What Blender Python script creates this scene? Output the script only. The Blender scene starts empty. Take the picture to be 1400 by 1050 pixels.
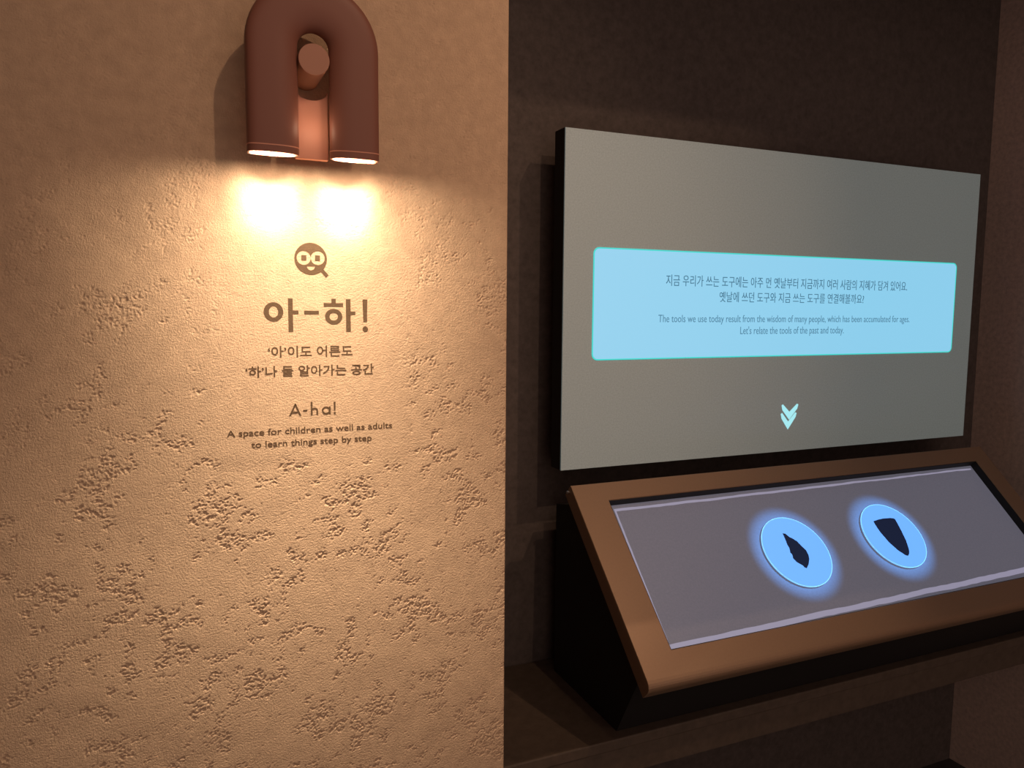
import bpy, bmesh, math, random
import numpy as np
from mathutils import Vector, Matrix
random.seed(7)
SC = bpy.context.scene
COL = SC.collection
H = 1.432                      # height of the viewpoint above the floor; z below is given relative to it

# ------------------------------------------------------------------ camera
cam_d = bpy.data.cameras.new('camera')
cam_d.sensor_width = 36.0
cam_d.lens = 36.0 * 1038.07 / 1400.0
cam_d.clip_start = 0.02
cam = bpy.data.objects.new('camera', cam_d)
COL.objects.link(cam)
R3 = Vector((0.91745967, -0.39775512, 0.00765591))
U3 = Vector((0.03243201, 0.09395995, 0.99504758))
W3 = Vector((0.39650462, 0.91266773, -0.09910446))
cam.matrix_world = Matrix(((R3.x, U3.x, -W3.x, 0), (R3.y, U3.y, -W3.y, 0), (R3.z, U3.z, -W3.z, H), (0, 0, 0, 1)))
SC.camera = cam

# ------------------------------------------------------------------ world, exposure
world = bpy.data.worlds.new('world')
SC.world = world
world.use_nodes = True
world.node_tree.nodes['Background'].inputs[0].default_value = (1.0, 0.74, 0.60, 1)
world.node_tree.nodes['Background'].inputs[1].default_value = 0.75
SC.view_settings.view_transform = 'Standard'
SC.view_settings.look = 'None'
SC.view_settings.gamma = 1.0
SC.view_settings.use_curve_mapping = False
SC.view_settings.exposure = 0.0
SC.cycles.sample_clamp_indirect = 4.0

# ------------------------------------------------------------------ gallery spotlights high in the hall
def spot(name, loc, target, power, color, angle, blend, radius):
    d = bpy.data.lights.new(name, 'SPOT')
    d.energy = power; d.color = color; d.spot_size = math.radians(angle); d.spot_blend = blend; d.shadow_soft_size = radius
    o = bpy.data.objects.new(name, d); COL.objects.link(o)
    o.location = (loc[0], loc[1], loc[2] + H)
    v = Vector(target) - Vector(loc)
    o.rotation_euler = v.to_track_quat('-Z', 'Y').to_euler()
    return o
spot('track_light_on_plaster', (0.81, -0.58, 1.65), (0.48, 1.0, 0.36), 50, (1.0, 0.70, 0.46), 42, 1.0, 0.012)
spot('track_light_on_kiosk', (1.72, -0.5, 2.2), (0.76, 1.45, -0.18), 84, (1.0, 0.66, 0.42), 33, 1.0, 0.03)

spot('downlight_before_niche', (1.66, 0.80, 2.25), (0.98, 1.12, -0.65), 60, (1.0, 0.68, 0.44), 23, 0.8, 0.006)
# added unseen blue spots that make the halo round each disc of the desk
for px_, py_, pz_, tx_, ty_, tz_ in ((1.2404, 0.342, 0.413, 1.2404, 1.2457, -0.5223), (1.5423, 0.344, 0.415, 1.5423, 1.2474, -0.5207)):
    spot('desk_projector', (px_, py_, pz_), (tx_, ty_, tz_), 300, (0.10, 0.38, 1.0), 10.6, 0.55, 0.004)

# ------------------------------------------------------------------ helpers
def lin(c):
    return tuple(((x / 255) / 12.92 if x / 255 <= 0.04045 else ((x / 255 + 0.055) / 1.055) ** 2.4) for x in c)

def mat(name, color, rough=0.6, metal=0.0, emit=None, strength=1.0, spec=0.5):
    m = bpy.data.materials.new(name); m.use_nodes = True
    b = m.node_tree.nodes['Principled BSDF']
    b.inputs['Base Color'].default_value = (*color, 1)
    b.inputs['Roughness'].default_value = rough
    b.inputs['Metallic'].default_value = metal
    b.inputs['Specular IOR Level'].default_value = spec
    if emit is not None:
        b.inputs['Emission Color'].default_value = (*emit, 1)
        b.inputs['Emission Strength'].default_value = strength
    return m

def nodes_of(m):
    nt = m.node_tree
    return nt, nt.nodes, nt.links, nt.nodes['Principled BSDF']

def new(nt, kind, **kw):
    n = nt.nodes.new(kind)
    for k, v in kw.items():
        if k.startswith('i_'):
            n.inputs[k[2:].replace('_', ' ')].default_value = v
        else:
            setattr(n, k, v)
    return n

def math_node(nt, op, a, b=None, clamp=False):
    n = nt.nodes.new('ShaderNodeMath'); n.operation = op; n.use_clamp = clamp
    for i, x in enumerate((a, b)):
        if x is None: continue
        if isinstance(x, (int, float)): n.inputs[i].default_value = x
        else: nt.links.new(x, n.inputs[i])
    return n.outputs[0]

def ramp(nt, src, p0, p1):
    n = nt.nodes.new('ShaderNodeMapRange'); n.interpolation_type = 'SMOOTHSTEP'
    nt.links.new(src, n.inputs['Value'])
    n.inputs['From Min'].default_value = p0; n.inputs['From Max'].default_value = p1
    return n.outputs['Result']

def speckle(m, scale, amount, bump=0.0, dist=0.002):
    """slight unevenness of a painted surface"""
    nt, N, L, b = nodes_of(m)
    pos = N.new('ShaderNodeNewGeometry').outputs['Position']
    n = new(nt, 'ShaderNodeTexNoise', i_Scale=scale, i_Detail=5.0, i_Roughness=0.65)
    L.new(pos, n.inputs['Vector'])
    col = tuple(b.inputs['Base Color'].default_value)
    mix = new(nt, 'ShaderNodeMixRGB', blend_type='MULTIPLY'); mix.inputs[0].default_value = 1.0
    mix.inputs[1].default_value = col
    mr = new(nt, 'ShaderNodeMapRange'); mr.inputs['From Min'].default_value = 0.25; mr.inputs['From Max'].default_value = 0.75
    mr.inputs['To Min'].default_value = 1 - amount; mr.inputs['To Max'].default_value = 1 + amount
    L.new(n.outputs['Fac'], mr.inputs['Value']); L.new(mr.outputs['Result'], mix.inputs[2])
    L.new(mix.outputs[0], b.inputs['Base Color'])
    if bump:
        bp = new(nt, 'ShaderNodeBump', i_Strength=bump, i_Distance=dist)
        L.new(n.outputs['Fac'], bp.inputs['Height']); L.new(bp.outputs['Normal'], b.inputs['Normal'])
    return m

def plaster(m, amount=1.0):
    """hand-trowelled lime plaster: sandy grain (its pits and waves are modelled)"""
    nt, N, L, b = nodes_of(m)
    pos = N.new('ShaderNodeNewGeometry').outputs['Position']
    def noise(scale, detail, rough, vec, dist=0.0):
        n = new(nt, 'ShaderNodeTexNoise', i_Scale=scale, i_Detail=detail, i_Roughness=rough, i_Distortion=dist)
        L.new(vec, n.inputs['Vector']); return n.outputs['Fac']
    grain = noise(640, 3, 0.65, pos)
    sand = noise(330, 4, 0.65, pos)
    h = math_node(nt, 'ADD', math_node(nt, 'MULTIPLY', grain, 0.45), math_node(nt, 'MULTIPLY', sand, 0.55))
    bp = new(nt, 'ShaderNodeBump', i_Strength=1.0, i_Distance=0.0015 * amount)
    L.new(h, bp.inputs['Height']); L.new(bp.outputs['Normal'], b.inputs['Normal'])
    base = tuple(b.inputs['Base Color'].default_value)
    mix = new(nt, 'ShaderNodeMixRGB', blend_type='MULTIPLY'); mix.inputs[0].default_value = 1.0
    mix.inputs[1].default_value = base
    mr = new(nt, 'ShaderNodeMapRange'); mr.inputs['From Min'].default_value = 0.3; mr.inputs['From Max'].default_value = 0.7
    mr.inputs['To Min'].default_value = 0.90; mr.inputs['To Max'].default_value = 1.08
    L.new(noise(60, 4, 0.6, pos), mr.inputs['Value']); L.new(mr.outputs['Result'], mix.inputs[2])
    L.new(mix.outputs[0], b.inputs['Base Color'])
    return m

def empty(name, loc, label, cat, group=None):
    o = bpy.data.objects.new(name, None); COL.objects.link(o)
    o.location = (loc[0], loc[1], loc[2] + H); o.empty_display_size = 0.05
    o['label'] = label; o['category'] = cat
    if group: o['group'] = group
    o['kind'] = 'thing'
    return o

def world_loc(o):
    v = Vector((0, 0, 0))
    while o is not None:
        v += Vector(o.location); o = o.parent
    return v

def build(name, bm, material, parent=None, origin=None, smooth=False, bevel=0.0, seg=2):
    """links a bmesh (in viewpoint-height coordinates) as one mesh object"""
    if origin is None:
        base = world_loc(parent) if parent else Vector((0, 0, 0))
    else:
        base = Vector((origin[0], origin[1], origin[2] + H))
    bmesh.ops.translate(bm, verts=bm.verts, vec=Vector((0, 0, H)) - base)
    bmesh.ops.recalc_face_normals(bm, faces=bm.faces)
    me = bpy.data.meshes.new(name); bm.to_mesh(me); bm.free()
    me.materials.append(material)
    if smooth:
        for p in me.polygons: p.use_smooth = True
    o = bpy.data.objects.new(name, me); COL.objects.link(o)
    if parent:
        o.parent = parent
        o.location = base - world_loc(parent)
    else:
        o.location = base
    if bevel:
        md = o.modifiers.new('bevel', 'BEVEL'); md.width = bevel; md.segments = seg; md.limit_method = 'ANGLE'; md.angle_limit = math.radians(40)
        md.harden_normals = False
    return o

def tag(o, label, cat, group=None):
    o['label'] = label; o['category'] = cat; o['kind'] = 'thing'
    if group: o['group'] = group
    return o

def struct(o, label):
    o['kind'] = 'structure'; o['label'] = label; o['category'] = o.name.split('_')[0].split('.')[0]
    return o

IDENT = lambda x, y, z: Vector((x, y, z))
def add_box(bm, x0, x1, y0, y1, z0, z1, f=IDENT):
    v = [bm.verts.new(f(x, y, z)) for z in (z0, z1) for y in (y0, y1) for x in (x0, x1)]
    for q in ((0, 1, 3, 2), (4, 6, 7, 5), (0, 4, 5, 1), (2, 3, 7, 6), (0, 2, 6, 4), (1, 5, 7, 3)):
        bm.faces.new([v[i] for i in q])
    return bm
def box(x0, x1, y0, y1, z0, z1, f=IDENT):
    return add_box(bmesh.new(), x0, x1, y0, y1, z0, z1, f)

def add_prism(bm, loop, d0, d1, f):
    """extrude a 2-D outline between two depths; f(a, b, depth) places a point"""
    A = [bm.verts.new(f(a, b, d0)) for a, b in loop]; B = [bm.verts.new(f(a, b, d1)) for a, b in loop]
    n = len(loop)
    bm.faces.new(A); bm.faces.new(B[::-1])
    for i in range(n):
        bm.faces.new((A[i], B[i], B[(i + 1) % n], A[(i + 1) % n]))
def add_ring(bm, outer, inner, d0, d1, f):
    n = len(outer)
    L = [[bm.verts.new(f(a, b, d)) for a, b in lp] for lp in (outer, inner) for d in (d0, d1)]
    for i in range(n):
        j = (i + 1) % n
        for p, q in ((0, 1), (1, 3), (3, 2), (2, 0)):
            bm.faces.new((L[p][i], L[p][j], L[q][j], L[q][i]))
def circ(cx, cy, rx, ry=None, n=40, a0=0.0):
    ry = rx if ry is None else ry
    return [(cx + rx * math.cos(a0 + 2 * math.pi * i / n), cy + ry * math.sin(a0 + 2 * math.pi * i / n)) for i in range(n)]
def rrect(x0, x1, y0, y1, r, n=6):
    out = []
    for cx, cy, a in ((x1 - r, y1 - r, 0), (x0 + r, y1 - r, 90), (x0 + r, y0 + r, 180), (x1 - r, y0 + r, 270)):
        for i in range(n + 1):
            t = math.radians(a + 90 * i / n); out.append((cx + r * math.cos(t), cy + r * math.sin(t)))
    return out
def rect(x0, x1, y0, y1):
    return [(x0, y0), (x1, y0), (x1, y1), (x0, y1)]
def stroke(a, b, w):
    d = Vector((b[0] - a[0], b[1] - a[1])).normalized(); n = Vector((-d.y, d.x)) * w / 2
    return [(a[0] + n.x, a[1] + n.y), (b[0] + n.x, b[1] + n.y), (b[0] - n.x, b[1] - n.y), (a[0] - n.x, a[1] - n.y)]

def text_shape(body, weight):
    cu = bpy.data.curves.new('type', 'FONT'); cu.body = body; cu.size = 1.0; cu.offset = weight; cu.resolution_u = 3; cu.extrude = 0.5
    o = bpy.data.objects.new('type', cu); COL.objects.link(o)
    bpy.context.view_layer.update()
    dg = bpy.context.evaluated_depsgraph_get()
    me = bpy.data.meshes.new_from_object(o.evaluated_get(dg))
    bm = bmesh.new(); bm.from_mesh(me)
    bpy.data.objects.remove(o); bpy.data.curves.remove(cu); bpy.data.meshes.remove(me)
    return bm
def text_line(body, weight, x0, x1, z0, z1, y, thick=0.0004, baseline=False):
    """a line of type laid on the plane Y = y, filling x0..x1; z0..z1 is its ink box, or baseline..capital height"""
    bm = text_shape(body, weight)
    xs = [v.co.x for v in bm.verts]; ys = [v.co.y for v in bm.verts]
    ax0, ax1, ay0, ay1 = min(xs), max(xs), min(ys), max(ys)
    if baseline:
        c = text_shape('H', weight); cy = [v.co.y for v in c.verts]; ay0, ay1 = min(cy), max(cy); c.free()
    for v in bm.verts:
        x, yy, d = v.co
        v.co = (x0 + (x - ax0) / (ax1 - ax0) * (x1 - x0), y - thick * (d + 0.5), z0 + (yy - ay0) / (ay1 - ay0) * (z1 - z0))
    return bm

# ------------------------------------------------------------------ materials
M_plaster = plaster(mat('trowelled_plaster', (0.55, 0.365, 0.245), 0.9, spec=0.15))
M_letter = plaster(mat('brown_lettering', (0.105, 0.062, 0.036), 0.85, spec=0.15), 0.4)
M_terra = mat('terracotta_lacquer', (0.22, 0.082, 0.056), 0.5, spec=0.3)
M_terra_plate = mat('terracotta_plate', (0.60, 0.25, 0.165), 0.5, spec=0.3)
M_pin = mat('pivot_lacquer', (0.42, 0.19, 0.125), 0.5, spec=0.3)
M_diff = mat('lamp_diffuser', (0.8, 0.75, 0.65), 0.5, emit=(1.0, 0.72, 0.42), strength=1.5)
M_back = speckle(mat('dark_brown_paint', (0.085, 0.066, 0.061), 0.85, spec=0.2), 60, 0.25, 0.25, 0.002)
M_side = speckle(mat('lit_side_paint', (0.55, 0.40, 0.35), 0.85, spec=0.2), 80, 0.25, 0.25, 0.002)  # light on the right wall is put into its colour as a paler tone
M_floor = speckle(mat('dark_floor', (0.04, 0.035, 0.033), 0.7), 30, 0.3)
M_ceil = mat('dark_ceiling', (0.03, 0.026, 0.024), 0.9)
M_black = mat('matt_black', (0.016, 0.014, 0.014), 0.6, spec=0.25)
M_bench = speckle(mat('dark_stained_board', (0.085, 0.060, 0.046), 0.6, spec=0.3), 40, 0.25)
M_bronze = speckle(mat('bronze_metal', (0.28, 0.172, 0.110), 0.42, 0.35), 220, 0.05)
M_screen = speckle(mat('screen_picture', (0.385, 0.415, 0.42), 0.5, emit=lin((52, 66, 67)), spec=0.25), 300, 0.2)
M_box = mat('message_box_picture', (0.16, 0.17, 0.16), 0.5, emit=lin((132, 202, 234)), spec=0.25)
M_border = mat('border_picture', (0.02, 0.08, 0.08), 0.5, emit=lin((66, 214, 204)), spec=0.2)
M_ink = mat('message_type_picture', (0.02, 0.03, 0.04), 0.5, emit=lin((66, 112, 138)), spec=0.2)
M_ink2 = mat('message_small_type_picture', (0.02, 0.03, 0.04), 0.5, emit=lin((82, 132, 160)), spec=0.2)
M_chev = mat('chevron_picture', (0.05, 0.08, 0.08), 0.5, emit=lin((164, 232, 240)), spec=0.2)
M_disp = speckle(mat('desk_picture', (0.12, 0.11, 0.115), 0.35, emit=lin((80, 80, 92)), spec=0.4), 260, 0.2)
M_line = mat('desk_picture_border', (0.1, 0.1, 0.1), 0.4, emit=lin((140, 136, 158)), spec=0.3)
M_disc = mat('lit_disc', (0.1, 0.13, 0.16), 0.4, emit=lin((98, 140, 192)), strength=0.92, spec=0.2)
M_rim = mat('lit_disc_rim', (0.3, 0.4, 0.5), 0.4, emit=lin((112, 162, 215)), spec=0.2)
M_stone = mat('silhouette_picture', (0.004, 0.003, 0.003), 0.5, emit=lin((26, 25, 44)), strength=0.7, spec=0.05)
M_bolt = mat('steel_bolt', (0.6, 0.6, 0.6), 0.3, 1.0)

# ------------------------------------------------------------------ the room
XE, XR, YB = 0.4253, 2.2251, 1.56      # right end of the plaster wall, right wall, back wall of the niche
TOP = 2.75
def relief():
    """depth (metres, into the wall) of the trowelled surface on a regular grid"""
    st = 0.001
    nx, nz = 755, 1230
    xs = XE - st * np.arange(nx)[::-1]; zs = -0.765 + st * np.arange(nz)
    rng = np.random.default_rng(11)
    fx = np.fft.fftfreq(nx, st)[None, :]; fz = np.fft.fftfreq(nz, st)[:, None]
    def band(w0, w1, ang=0.0, stretch=1.0):
        """noise holding wavelengths w0..w1, drawn out along a direction"""
        c, q = math.cos(ang), math.sin(ang)
        f = np.sqrt(((fx * c + fz * q) * stretch) ** 2 + (-fx * q + fz * c) ** 2) + 1e-9
        amp = np.exp(-(np.log(f * math.sqrt(w0 * w1)) / (0.55 * math.log(w1 / w0))) ** 2) / f
        v = np.fft.ifft2(np.fft.fft2(rng.standard_normal((nz, nx))) * amp).real
        return v / v.std()
    sm = lambda v, a, b: (lambda t: t * t * (3 - 2 * t))(np.clip((v - a) / (b - a), 0, 1))
    patch = sm(0.7 * band(0.05, 0.15, math.radians(32), 1.6) + 0.65 * band(0.015, 0.045, math.radians(32), 1.3), -0.05, 1.35)
    torn = 0.85 * band(0.0024, 0.0065, math.radians(15), 1.15) + 0.65 * band(0.005, 0.016, math.radians(25), 1.3)
    X, Z = np.meshgrid(xs, zs)
    box2 = sm(X, 0.015, 0.05) * (1 - sm(X, 0.26, 0.295)) * sm(Z, -0.21, -0.185) * (1 - sm(Z, 0.085, 0.11))
    calm = (1 - 0.80 * box2) * (1 - 0.40 * sm(Z, 0.10, 0.25))
    thr = 2.2 - 1.95 * patch
    pits = sm(torn, thr, thr + 0.55)
    crumble = np.clip(torn + 0.4, 0, 2.2) * patch
    h = (0.00042 * pits * (0.55 + 0.45 * sm(band(0.015, 0.05), -1, 1)) + 0.00016 * crumble) * calm
    h = h + 0.000042 * band(0.002, 0.005) * (0.6 + 0.4 * calm)
    h = h + 0.00010 * (band(0.05, 0.14, math.radians(20), 1.6) + 1.6) * (1 - box2)
    return xs, zs, np.clip(h + 0.00004, 0.0, 0.0030)
xs, zs, hh = relief()
nx, nz = len(xs), len(zs)
gx, gz = np.meshgrid(xs, zs)
co = np.stack([gx, 1.0 + hh, gz], -1).reshape(-1, 3)
idx = np.arange(nx * nz).reshape(nz, nx)
quads = np.stack([idx[:-1, :-1], idx[:-1, 1:], idx[1:, 1:], idx[1:, :-1]], -1).reshape(-1, 4)
# the sides of the relief run back into the wall's body
nb = len(co)
rim = np.concatenate([idx[0, :], idx[1:, -1], idx[-1, -2::-1], idx[-2:0:-1, 0]])
back = co[rim].copy(); back[:, 1] = 1.0042
k = np.arange(len(rim)); k2 = (k + 1) % len(rim)
skirt = np.stack([rim[k], nb + k, nb + k2, rim[k2]], -1)
body = np.array([(x, y, z) for z in (-H, TOP) for y in (1.004, 1.68) for x in (-2.6, XE)])
co = np.concatenate([co, back, body]); b0 = nb + len(rim)
faces = np.concatenate([quads, skirt, b0 + np.array(((0, 2, 3, 1), (4, 5, 7, 6), (0, 1, 5, 4), (2, 6, 7, 3), (0, 4, 6, 2), (1, 3, 7, 5)))])
me = bpy.data.meshes.new('wall_left')
me.vertices.add(len(co)); me.vertices.foreach_set('co', (co - np.array([-1.0, 1.0, -H])).astype(np.float32).ravel())
me.loops.add(faces.size); me.loops.foreach_set('vertex_index', faces.astype(np.int32).ravel())
me.polygons.add(len(faces)); me.polygons.foreach_set('loop_start', (np.arange(len(faces)) * 4).astype(np.int32))
me.polygons.foreach_set('loop_total', np.full(len(faces), 4, np.int32))
me.update(calc_edges=True); me.validate()
me.materials.append(M_plaster)
wl = bpy.data.objects.new('wall_left', me); COL.objects.link(wl); wl.location = (-1.0, 1.0, 0.0)
struct(wl, 'trowelled tan plaster wall under the terracotta lamp')
struct(build('wall_back', box(XE, XR, YB, YB + 0.12, -H, TOP), M_back, origin=(1.3, YB, -H)), 'dark brown back wall behind the large screen')
struct(build('wall_right', box(XR, XR + 0.12, -1.6, YB + 0.12, -H, TOP), M_side, origin=(XR, 0, -H)), 'dim brown side wall right of the large screen')
struct(build('wall_light_cutoff', box(XE, XR, 0.97, YB, 0.957, TOP), M_back, origin=(1.3, 1.2, 0.957)), 'added unseen bulkhead shading the top of the screen niche')  # added out of view to cut the light across the back wall
struct(build('wall_added_shade', box(-0.74, -0.62, -1.6, 1.0, -H, TOP), M_ceil, origin=(-0.68, -0.3, -H)), 'added unseen partition dimming the left of the plaster wall')  # added out of view to hold ambient light off the plaster's left side
struct(build('floor', box(-2.6, XR + 0.12, -1.6, YB + 0.12, -H - 0.1, -H), M_floor, origin=(0, 0, -H)), 'dark floor')
struct(build('ceiling', box(-2.6, XR + 0.12, -1.6, YB + 0.12, TOP, TOP + 0.1), M_ceil, origin=(0, 0, TOP)), 'dark ceiling')

# ------------------------------------------------------------------ terracotta wall lamp
LX, ZB, ZC, LR, HW, HD, LY = 0.1513, 0.1765, 0.300, 0.0471, 0.0291, 0.0140, 0.941
lamp = empty('wall_lamp', (LX, 1.0, ZB), 'terracotta arch-shaped twin tube wall lamp on the plaster wall', 'lamp')
def section(t, s=1.0):
    """rounded tube section: a = across the wall, d = away from it"""
    c, q = math.cos(t), math.sin(t)
    e = 2.0 / 2.1 if c > 0 else 2.0 / 4.0           # well rounded towards the slot, squarer outside
    return (HW * s * math.copysign(abs(c) ** e, c), HD * s * math.copysign(abs(q) ** e, q))
path = []
for i in range(9): path.append(((LX - LR, ZB + (ZC - ZB) * i / 8), (1.0, 0.0)))
for i in range(1, 32):
    a = math.pi - math.pi * i / 32
    path.append(((LX + LR * math.cos(a), ZC + LR * math.sin(a)), (-math.cos(a), -math.sin(a))))
for i in range(8, -1, -1): path.append(((LX + LR, ZB + (ZC - ZB) * i / 8), (-1.0, 0.0)))
NS = 64
bm = bmesh.new()
rings = []
for (cx, cz), (nx, nz) in path:
    rings.append([bm.verts.new((cx + nx * section(2 * math.pi * k / NS)[0], LY + section(2 * math.pi * k / NS)[1], cz + nz * section(2 * math.pi * k / NS)[0])) for k in range(NS)])
for r0, r1 in zip(rings, rings[1:]):
    for k in range(NS):
        bm.faces.new((r0[k], r0[(k + 1) % NS], r1[(k + 1) % NS], r1[k]))
# hollow mouths: rim lip and a short inner bore closed at its top
for rr, (cx, nx) in ((rings[0], (LX - LR, 1.0)), (rings[-1], (LX + LR, -1.0))):
    prev = rr
    for s, dz in ((0.93, 0.0), (0.93, 0.030)):
        cur = [bm.verts.new((cx + nx * section(2 * math.pi * k / NS, s)[0], LY + section(2 * math.pi * k / NS, s)[1], ZB + dz)) for k in range(NS)]
        for k in range(NS):
            bm.faces.new((prev[k], prev[(k + 1) % NS], cur[(k + 1) % NS], cur[k]))
        prev = cur
    bm.faces.new(prev)
build('lamp_body', bm, M_terra, lamp, smooth=True).modifiers.new('split', 'EDGE_SPLIT').split_angle = math.radians(50)
place_front = lambda a, b, d: Vector((a, d, b))
for cx in (LX - LR, LX + LR):
    col = bmesh.new()
    sg = 1.0 if cx < LX else -1.0
    sec = lambda s: [(cx + sg * section(2 * math.pi * k / NS, s)[0], LY + section(2 * math.pi * k / NS, s)[1]) for k in range(NS)]
    add_ring(col, sec(1.012), sec(0.99), ZB + 0.0075, ZB + 0.0088, lambda a, b, d: Vector((a, b, d)))
    build('rim_ring', col, M_terra_plate, lamp)
    df = bmesh.new()
    add_prism(df, sec(0.90), ZB + 0.011, ZB + 0.016, lambda a, b, d: Vector((a, b, d)))
    build('diffuser', df, M_diff, lamp)
# strip between the tubes with a hollowed upper end, and the round pivot it hangs from
pl = [(LX - 0.019, ZB + 0.001), (LX + 0.019, ZB + 0.001), (LX + 0.019, ZC - 0.042)]
for i in range(1, 16):
    a = -math.pi * i / 16
    pl.append((LX + 0.019 * math.cos(a), ZC - 0.042 + 0.012 * math.sin(a)))
pl.append((LX - 0.019, ZC - 0.042))
bm = bmesh.new(); add_prism(bm, pl, 0.958, 0.968, place_front)
build('mounting_plate', bm, M_terra_plate, lamp, bevel=0.0008)
bm = bmesh.new(); add_prism(bm, circ(LX - 0.0005, ZC - 0.0145, 0.0178, n=48), 0.930, 0.9994, place_front)
build('pivot_pin', bm, M_pin, lamp, bevel=0.0006)

def lamp_bulb(cx):
    d = bpy.data.lights.new('lamp_bulb_light', 'POINT')
    d.energy = 55.0; d.color = (1.0, 0.84, 0.60); d.shadow_soft_size = 0.004
    d.use_nodes = True
    nt = d.node_tree
    em = nt.nodes['Emission']
    g = nt.nodes.new('ShaderNodeNewGeometry')
    sep = nt.nodes.new('ShaderNodeSeparateXYZ'); nt.links.new(g.outputs['Incoming'], sep.inputs[0])
    # wall-washing reflector: the throw grows as the beam nears the wall's own plane, and fades towards the horizontal
    ya = math_node(nt, 'ABSOLUTE', sep.outputs['Y'])
    throw = math_node(nt, 'DIVIDE', ramp(nt, ya, 0.040, 0.112), math_node(nt, 'POWER', math_node(nt, 'MAXIMUM', ya, 0.04), 1.75))
    throw = math_node(nt, 'MULTIPLY', throw, math_node(nt, 'SUBTRACT', 1.0, math_node(nt, 'MULTIPLY', ramp(nt, ya, 0.42, 0.82), 0.66)))
    x2 = math_node(nt, 'SUBTRACT', 1.0, math_node(nt, 'MULTIPLY', sep.outputs['X'], sep.outputs['X']))
    core = math_node(nt, 'MULTIPLY', math_node(nt, 'MULTIPLY', ramp(nt, ya, 0.40, 0.72), math_node(nt, 'SUBTRACT', 1.0, ramp(nt, ya, 0.72, 0.95))), math_node(nt, 'MULTIPLY', math_node(nt, 'POWER', x2, 7.0), 7.0))
    ex = math_node(nt, 'SUBTRACT', 3.2, math_node(nt, 'MULTIPLY', ramp(nt, ya, 0.12, 0.26), 2.3))
    st = math_node(nt, 'MULTIPLY', math_node(nt, 'ADD', math_node(nt, 'MULTIPLY', math_node(nt, 'POWER', x2, ex), throw), core), 0.0132)
    nt.links.new(st, em.inputs['Strength'])
    o = bpy.data.objects.new('lamp_bulb_light', d); COL.objects.link(o)
    o.location = (cx, LY, ZB + 0.0035 + H)
for cx in (LX - LR, LX + LR): lamp_bulb(cx)
sl = bpy.data.lights.new('lamp_slot_light', 'POINT'); sl.energy = 0.022; sl.color = (1.0, 0.74, 0.5); sl.shadow_soft_size = 0.006  # added light without a fixture, brightens the plate and inner tube sides
so = bpy.data.objects.new('lamp_slot_light', sl); COL.objects.link(so); so.location = (LX, 0.931, ZB + 0.034 + H)

# ------------------------------------------------------------------ lettering on the plaster wall
YW = 0.99996
TH = 0.00012
pw = lambda a, b, d: Vector((a, d, b))
def lettering(name, bm, label, cat, origin):
    o = build(name, bm, M_letter, origin=origin); return tag(o, label, cat)

# magnifying-glass emblem
bm = bmesh.new()
cx, cz, r = 0.1535, 0.0608, 0.0203
ey = [(0.1447, 0.0618), (0.1622, 0.0620)]; er = 0.0087
holes_outline = []
# disc with the two round eyes and the mouth cut out: a fine grid of cells kept where the disc is solid
def solid(x, z):
    if (x - cx) ** 2 + (z - cz) ** 2 > r * r: return False
    for (ex, ez) in ey:
        if (x - ex) ** 2 + (z - ez) ** 2 < er * er: return False
    mx, mz = 0.1535, 0.0514
    if z < mz and ((x - mx) / 0.0050) ** 2 + ((z - mz) / 0.0049) ** 2 < 1: return False
    return True
# scan rows: exact left/right ends of each solid run
def runs(z, n=1400):
    out = []; on = None; x0 = cx - r - 0.001; dx = (2 * r + 0.002) / n
    for i in range(n + 1):
        x = x0 + i * dx; s = solid(x, z)
        if s and on is None: on = x
        if not s and on is not None: out.append((on, x)); on = None
    return out
ROWS = 150; dz = 2 * r / ROWS
for k in range(ROWS):
    z0 = cz - r + k * dz
    for a, b in runs(z0 + dz / 2):
        add_prism(bm, rect(a, b, z0, z0 + dz * 1.001), YW - TH, YW, pw)
for (x0, x1, z0, z1) in ((0.1418, 0.1481, 0.0584, 0.0652), (0.1588, 0.1651, 0.0584, 0.0655)):
    add_prism(bm, rect(x0, x1, z0, z1), YW - TH, YW, pw)
add_prism(bm, stroke((0.1665, 0.0473), (0.1740, 0.0392), 0.0047), YW - TH * 1.4, YW, pw)
lettering('magnifier_emblem', bm, 'brown magnifying glass emblem with round-eyed smiling face below the lamp', 'emblem', (0.1535, YW, 0.0405))

# large Hangul heading
bm = bmesh.new()
P = lambda lp: add_prism(bm, lp, YW - TH, YW, pw)
Rg = lambda o, i: add_ring(bm, o, i, YW - TH, YW, pw)
Rg(circ(0.1064, -0.0066, 0.0119, 0.0121), circ(0.1065, -0.0066, 0.0057, 0.0071))
P(rect(0.1243, 0.1301, -0.0320, 0.0105)); P(rect(0.1301, 0.1370, -0.0094, -0.0046))
P(rect(0.1441, 0.1625, -0.0096, -0.0049))
P(rect(0.1786, 0.1842, 0.0048, 0.0107)); P(rect(0.1688, 0.1936, 0.0004, 0.0050))
Rg(circ(0.1813, -0.0124, 0.0111, 0.0101), circ(0.1813, -0.0124, 0.0054, 0.0050))
P(rect(0.1972, 0.2032, -0.0320, 0.0103)); P(rect(0.2032, 0.2095, -0.0100, -0.0057))
P([(0.2190, 0.0102), (0.2254, 0.0102), (0.2247, -0.0190), (0.2198, -0.0190)]); P(circ(0.2223, -0.0288, 0.0037))
lettering('hangul_heading', bm, 'large bold brown Hangul heading with dash and exclamation mark', 'lettering', (0.16, YW, -0.032))

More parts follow.
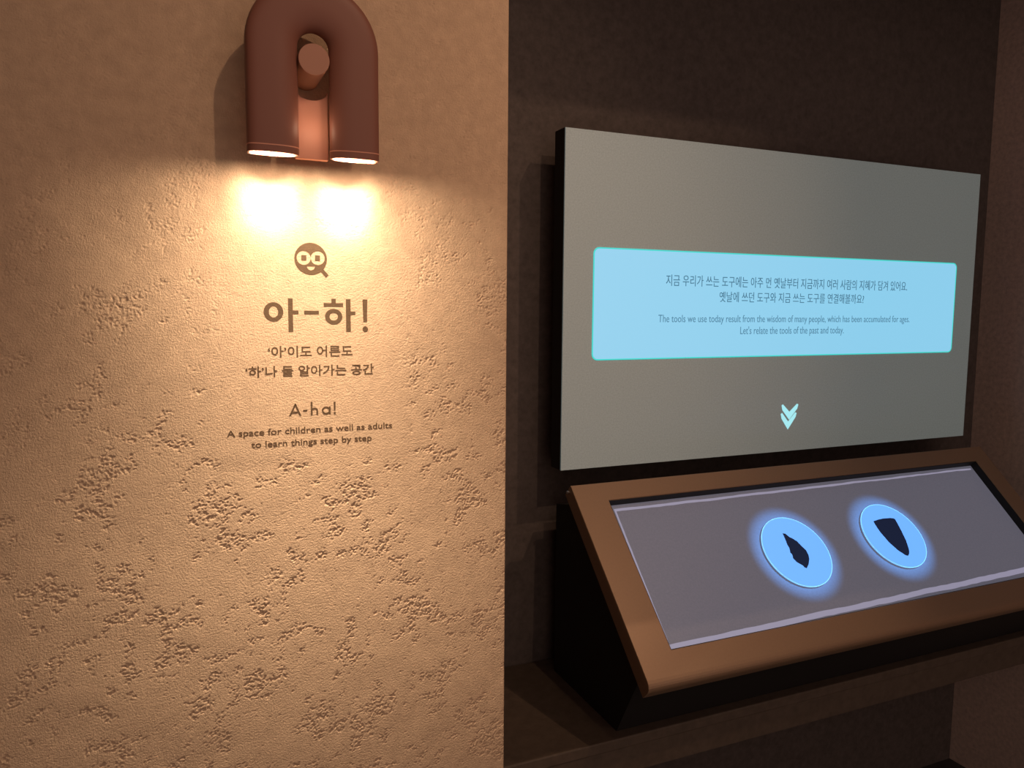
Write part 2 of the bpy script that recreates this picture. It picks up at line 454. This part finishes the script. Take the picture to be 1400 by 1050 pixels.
bm = text_line('\u2018\uc544\u2019\uc774\ub3c4 \uc5b4\ub978\ub3c4', 0.013, 0.0986, 0.2052, -0.0645, -0.0497, YW, TH)
lettering('hangul_subtitle', bm, 'shorter upper brown Hangul line just under the big heading', 'lettering', (0.152, YW, -0.0645))
bm = text_line('\u2018\ud558\u2019\ub098 \ub458 \uc54c\uc544\uac00\ub294 \uacf5\uac04', 0.013, 0.0711, 0.2331, -0.0890, -0.0748, YW, TH)
lettering('hangul_subtitle', bm, 'longer lower brown Hangul line above the A-ha! lettering', 'lettering', (0.152, YW, -0.089))

bm = bmesh.new()
w = 0.0023
b0 = -0.1397
add_prism(bm, [(0.1226, b0), (0.1250, b0), (0.1314, -0.1262), (0.1302, -0.1240)], YW - TH, YW, pw)
add_prism(bm, [(0.1302, -0.1240), (0.1314, -0.1240), (0.1379, b0), (0.1354, b0), (0.1302, -0.1262)], YW - TH, YW, pw)
add_prism(bm, rect(0.1268, 0.1338, -0.1362, -0.1343), YW - TH * 1.4, YW, pw)
P(rect(0.1403, 0.1457, -0.1346, -0.1325))
P(rect(0.1500, 0.1523, b0, -0.1224))
arch_o = [(0.1593, b0)] + [(0.1548 + 0.0045 * math.cos(t), -0.1345 + 0.0043 * math.sin(t)) for t in [math.pi * i / 14 for i in range(15)]]
arch_i = [(0.1571, b0)] + [(0.1546 + 0.0025 * math.cos(t), -0.1346 + 0.0024 * math.sin(t)) for t in [math.pi * i / 14 for i in range(15)]]
add_prism(bm, arch_o + arch_i[::-1], YW - TH * 1.4, YW, pw)
Rg(circ(0.1696, -0.13465, 0.0055, 0.0053), circ(0.1696, -0.13465, 0.0034, 0.0032))
add_prism(bm, rect(0.1733, 0.1755, b0, -0.1296), YW - TH * 1.4, YW, pw)
P([(0.1795, -0.1234), (0.1819, -0.1234), (0.1816, -0.1352), (0.1798, -0.1352)]); P(circ(0.1807, -0.1385, 0.0014, n=20))
lettering('latin_heading', bm, 'brown A-ha! lettering on the plaster wall', 'lettering', (0.1516, YW, b0))
bm = text_line('A space for children as well as adults', 0.009, 0.0471, 0.2574, -0.1628, -0.1545, YW, TH, True)
lettering('latin_subtitle', bm, 'brown English line reading A space for children as well as adults', 'lettering', (0.152, YW, -0.165))
bm = text_line('to learn things step by step', 0.009, 0.0757, 0.2292, -0.1783, -0.1702, YW, TH, True)
lettering('latin_subtitle', bm, 'lowest brown English line reading to learn things step by step', 'lettering', (0.152, YW, -0.181))

# ------------------------------------------------------------------ large screen
YS = 1.45
X0, X1, Z0, Z1 = 0.7465, 2.0338, -0.3519, 0.3779
scr = empty('wall_screen', (1.39, YB, Z0), 'large flat screen with pale blue message box on dark wall', 'screen')
build('housing', box(X0, X1, YS + 0.003, YS + 0.048, Z0, Z1), M_black, scr, bevel=0.002)
build('screen_panel', box(X0 + 0.001, X1 - 0.001, YS, YS + 0.004, Z0 + 0.001, Z1 - 0.001), M_screen, scr)
build('wall_bracket', box(X0 + 0.35, X1 - 0.35, YS + 0.047, YB - 0.0012, Z0 + 0.2, Z1 - 0.2), M_black, scr)
bx = rrect(0.8190, 1.9605, -0.1120, 0.1330, 0.014, 8)
bi = rrect(0.8190 + 0.0027, 1.9605 - 0.0027, -0.1120 + 0.0027, 0.1330 - 0.0027, 0.0118, 8)
bm = bmesh.new(); add_prism(bm, bi, YS - 0.0006, YS + 0.001, pw)
mb = build('message_box', bm, M_box, scr); mb['label'] = 'pale blue rounded message box'
bm = bmesh.new(); add_ring(bm, bx, bi, YS - 0.0009, YS + 0.001, pw)
build('border', bm, M_border, mb)['label'] = 'thin turquoise outline'
YT = YS - 0.0006
K1 = '\uc9c0\uae08 \uc6b0\ub9ac\uac00 \uc4f0\ub294 \ub3c4\uad6c\uc5d0\ub294 \uc544\uc8fc \uba3c \uc61b\ub0a0\ubd80\ud130 \uc9c0\uae08\uae4c\uc9c0 \uc5ec\ub7ec \uc0ac\ub78c\uc758 \uc9c0\ud61c\uac00 \ub2f4\uaca8 \uc788\uc5b4\uc694.'
K2 = '\uc61b\ub0a0\uc5d0 \uc4f0\ub358 \ub3c4\uad6c\uc640 \uc9c0\uae08 \uc4f0\ub294 \ub3c4\uad6c\ub97c \uc5f0\uacb0\ud574\ubcfc\uae4c\uc694?'
build('text_line', text_line(K1, 0.0, 1.0075, 1.7735, 0.0535, 0.0790, YT), M_ink, mb)
build('text_line', text_line(K2, 0.0, 1.1580, 1.6190, 0.0185, 0.0430, YT), M_ink, mb)
build('text_line', text_line('The tools we use today result from the wisdom of many people, which has been accumulated for ages.', 0.0, 0.9893, 1.7890, -0.0285, -0.0118, YT, baseline=True), M_ink2, mb)
build('text_line', text_line("Let's relate the tools of the past and today.", 0.0, 1.2226, 1.5546, -0.0570, -0.0395, YT, baseline=True), M_ink2, mb)
for (zt, xa, xb, zv) in ((-0.2345, 1.3605, 1.4140, -0.2715), (-0.2560, 1.3590, 1.4095, -0.2960)):
    xm = (xa + xb) / 2 - 0.001
    th = 0.0195
    bm = bmesh.new()
    add_prism(bm, [(xa, zt), (xa + 0.004, zt + 0.002), (xm, zv + th), (xb - 0.004, zt + 0.002), (xb, zt), (xb - 0.003, zt - 0.010), (xm, zv), (xa + 0.003, zt - 0.012)], YS - 0.0008, YS + 0.001, pw)
    build('chevron', bm, M_chev, scr)

# ------------------------------------------------------------------ sloped touch desk
T = math.radians(44)
A0 = Vector((0.7453, 1.400, -0.3732)); EU = Vector((0, math.cos(T), math.sin(T))); EN = Vector((0, -math.sin(T), math.cos(T)))
dk = lambda u, v, wv: A0 + Vector((u, 0, 0)) + EU * v + EN * wv
UW, VL = 1.290, 0.4375
OU0, OU1, OV0, OV1 = 0.0757, 1.2324, -0.0445, -0.3735
DP = 0.022
desk = empty('touch_desk', (1.39, 1.35, -0.8312), 'bronze framed sloped touch desk below the large screen', 'desk')
# frame: one slab with a window, front edge rounded over
bm = bmesh.new()
prof = []      # ring profile around the slab from the window's lower lip, over the top, to the underside
RR = 0.016
def frame_ring(inset, wv, front=0.0):
    return [(0 + inset, 0 - inset, wv), (UW - inset, 0 - inset, wv), (UW - inset, -VL + inset + front, wv), (0 + inset, -VL + inset + front, wv)]
inner = lambda wv, c=0.0: [(OU0 - c, OV0 + c, wv), (OU1 + c, OV0 + c, wv), (OU1 + c, OV1 - c, wv), (OU0 - c, OV1 - c, wv)]
loops = [inner(-DP - 0.004), inner(-0.0015), inner(0.0, 0.0015)]
loops.append(frame_ring(0.0015, 0.0, RR))
for i in range(1, 7):
    a = math.pi / 2 * i / 6
    loops.append(frame_ring(0.0015 * (1 - math.sin(a)), -0.0015 * (1 - math.cos(a)), RR * (1 - math.sin(a))))
    if i < 7:
        lp = loops[-1]
        lp[2] = (lp[2][0], -VL + RR * (1 - math.sin(a)), -RR * (1 - math.cos(a))); lp[3] = (lp[3][0], -VL + RR * (1 - math.sin(a)), -RR * (1 - math.cos(a)))
loops.append(frame_ring(0.0, -0.034)); loops.append(inner(-0.034)); loops.append(inner(-DP - 0.004))
vl = [[bm.verts.new(dk(*p)) for p in lp] for lp in loops]
for a, b in zip(vl, vl[1:]):
    for i in range(4):
        bm.faces.new((a[i], a[(i + 1) % 4], b[(i + 1) % 4], b[i]))
bmesh.ops.remove_doubles(bm, verts=bm.verts, dist=1e-5)
fr = build('frame', bm, M_bronze, desk)
bm = box(OU0 - 0.01, OU1 + 0.01, OV1 - 0.01, OV0 + 0.01, -DP - 0.008, -DP, dk)
disp = build('display', bm, M_disp, desk)
recess = bmesh.new()
add_ring(recess, rect(OU0 - 0.0005, OU1 + 0.0005, OV1 - 0.0005, OV0 + 0.0005), rect(OU0 + 0.0012, OU1 - 0.0012, OV1 + 0.0012, OV0 - 0.0012), -DP, -0.0022, dk)
build('gasket', recess, M_black, desk)['label'] = 'black inner edge of the frame window'
def wobble_strip(a, b, w0, w1, amp, n=60):
    top, bot = [], []
    d = Vector((b[0] - a[0], b[1] - a[1])); nrm = Vector((-d.y, d.x)).normalized()
    for i in range(n + 1):
        t = i / n; wv = (w0 + (w1 - w0) * t) / 2
        m = Vector(a) + d * t + nrm * (amp * 0.6 * (math.sin(t * 23.0) + math.sin(t * 41 + 1)) * 0.5)
        top.append(m + nrm * (wv + random.uniform(-amp, amp) * 0.5)); bot.append(m - nrm * (wv + random.uniform(-amp, amp) * 0.5))
    bmx = bmesh.new()
    T0 = [bmx.verts.new(dk(p.x, p.y, -DP + 0.0006)) for p in top]; B0 = [bmx.verts.new(dk(p.x, p.y, -DP + 0.0006)) for p in bot]
    for i in range(n):
        bmx.faces.new((T0[i], T0[i + 1], B0[i + 1], B0[i]))
    ex = bmesh.ops.extrude_face_region(bmx, geom=list(bmx.faces))
    bmesh.ops.translate(bmx, verts=[g for g in ex['geom'] if isinstance(g, bmesh.types.BMVert)], vec=EN * -0.0005)
    return bmx
build('picture_border', wobble_strip((0.0925, -0.0588), (1.222, -0.0555), 0.0065, 0.004, 0.0012), M_line, disp)
build('picture_border', wobble_strip((0.0945, -0.058), (0.0876, -0.366), 0.004, 0.004, 0.0004), M_line, disp)
build('picture_border', wobble_strip((0.0876, -0.3635), (1.226, -0.3490), 0.0110, 0.0125, 0.0014), M_line, disp)
# black carcass below the frame, standing on the bench
f0 = dk(0, -0.395, -0.034); f1 = dk(0, -0.03, -0.034)
carc = [(f0.y, f0.z), (f1.y, f1.z), (1.50, f1.z - 0.02), (1.50, -0.8312), (1.225, -0.8312)]
bm = bmesh.new(); add_prism(bm, carc, A0.x + 0.018, A0.x + UW - 0.02, lambda a, b, d: Vector((d, a, b)))
build('carcass', bm, M_black, desk)
bm = bmesh.new(); add_prism(bm, circ(1.408, -0.389, 0.0032, n=16), A0.x - 0.004, A0.x + 0.02, lambda a, b, d: Vector((d, a, b)))
build('bolt', bm, M_bolt, desk)

# ------------------------------------------------------------------ the two glowing discs on the desk
def disc(u, v, r, outline, label, sname, slabel):
    base = dk(u, v, -DP)
    o = empty('glowing_disc', base, label, 'disc', 'glowing discs on the desk')
    zt, zb = -0.0150, -0.0178
    f = dk
    bm = bmesh.new(); add_prism(bm, circ(u, v, r - 0.0012, n=96), zb + 0.0004, zt, f); build('disc_plate', bm, M_disc, o)
    bm = bmesh.new(); add_ring(bm, circ(u, v, r, n=96), circ(u, v, r - 0.0013, n=96), zb + 0.0004, zt + 0.0002, f); build('rim', bm, M_rim, o)
    bm = bmesh.new(); add_prism(bm, circ(u, v, 0.03, n=32), -DP + 0.0005, zb + 0.0004, f); build('standoff', bm, M_black, o)
    bm = bmesh.new(); add_prism(bm, outline, zt - 0.0002, zt + 0.0006, f)
    s = build(sname, bm, M_stone, o); s['label'] = slabel
    return o
S1 = [(0.4788, -0.1705), (0.485, -0.1718), (0.4906, -0.1808), (0.498, -0.1865), (0.5049, -0.1938), (0.509, -0.204), (0.5156, -0.2187), (0.515, -0.230), (0.5108, -0.2399), (0.5006, -0.2517), (0.4905, -0.2593), (0.486, -0.256), (0.4851, -0.2519), (0.478, -0.2455), (0.473, -0.2406), (0.4696, -0.2318), (0.4722, -0.226), (0.4729, -0.2214), (0.4705, -0.218), (0.4719, -0.2152), (0.4751, -0.2072), (0.4743, -0.1997), (0.4765, -0.188)]
S2 = [(0.7571, -0.1723), (0.775, -0.1698), (0.792, -0.1689), (0.8139, -0.1702), (0.823, -0.1720), (0.827, -0.1745), (0.8258, -0.1861), (0.8223, -0.2086), (0.8169, -0.2331), (0.8093, -0.253), (0.8045, -0.2610), (0.8001, -0.266), (0.7929, -0.2701), (0.787, -0.2675), (0.774, -0.2522), (0.7631, -0.23), (0.7568, -0.2017), (0.7560, -0.185)]
disc(0.4951, -0.2147, 0.0862, [(a + 0.0049, b + 0.0021) for a, b in S1], 'glowing blue disc with jagged narrow stone flake silhouette, left on desk', 'flake_silhouette', 'dark jagged flake shape')
disc(0.7970, -0.2124, 0.0854, [(a + 0.0061, b + 0.0021) for a, b in S2], 'glowing blue disc with broad smooth pointed blade silhouette, right on desk', 'blade_silhouette', 'dark smooth pointed blade shape')

# ------------------------------------------------------------------ bench the desk stands on
bench = empty('bench', (1.3, 1.35, -H), 'dark brown board bench carrying the touch desk, open beneath', 'bench')
build('bench_top', box(XE + 0.002, XR - 0.002, 1.20, YB - 0.002, -0.8540, -0.8312), M_bench, bench, bevel=0.0025)
build('apron', box(XE + 0.002, XR - 0.002, 1.203, 1.225, -0.9080, -0.8538), M_bench, bench)
for x in (XE + 0.01,):
    build('support_panel', box(x, x + 0.04, 1.40, YB - 0.004, -H, -0.8538), M_black, bench)
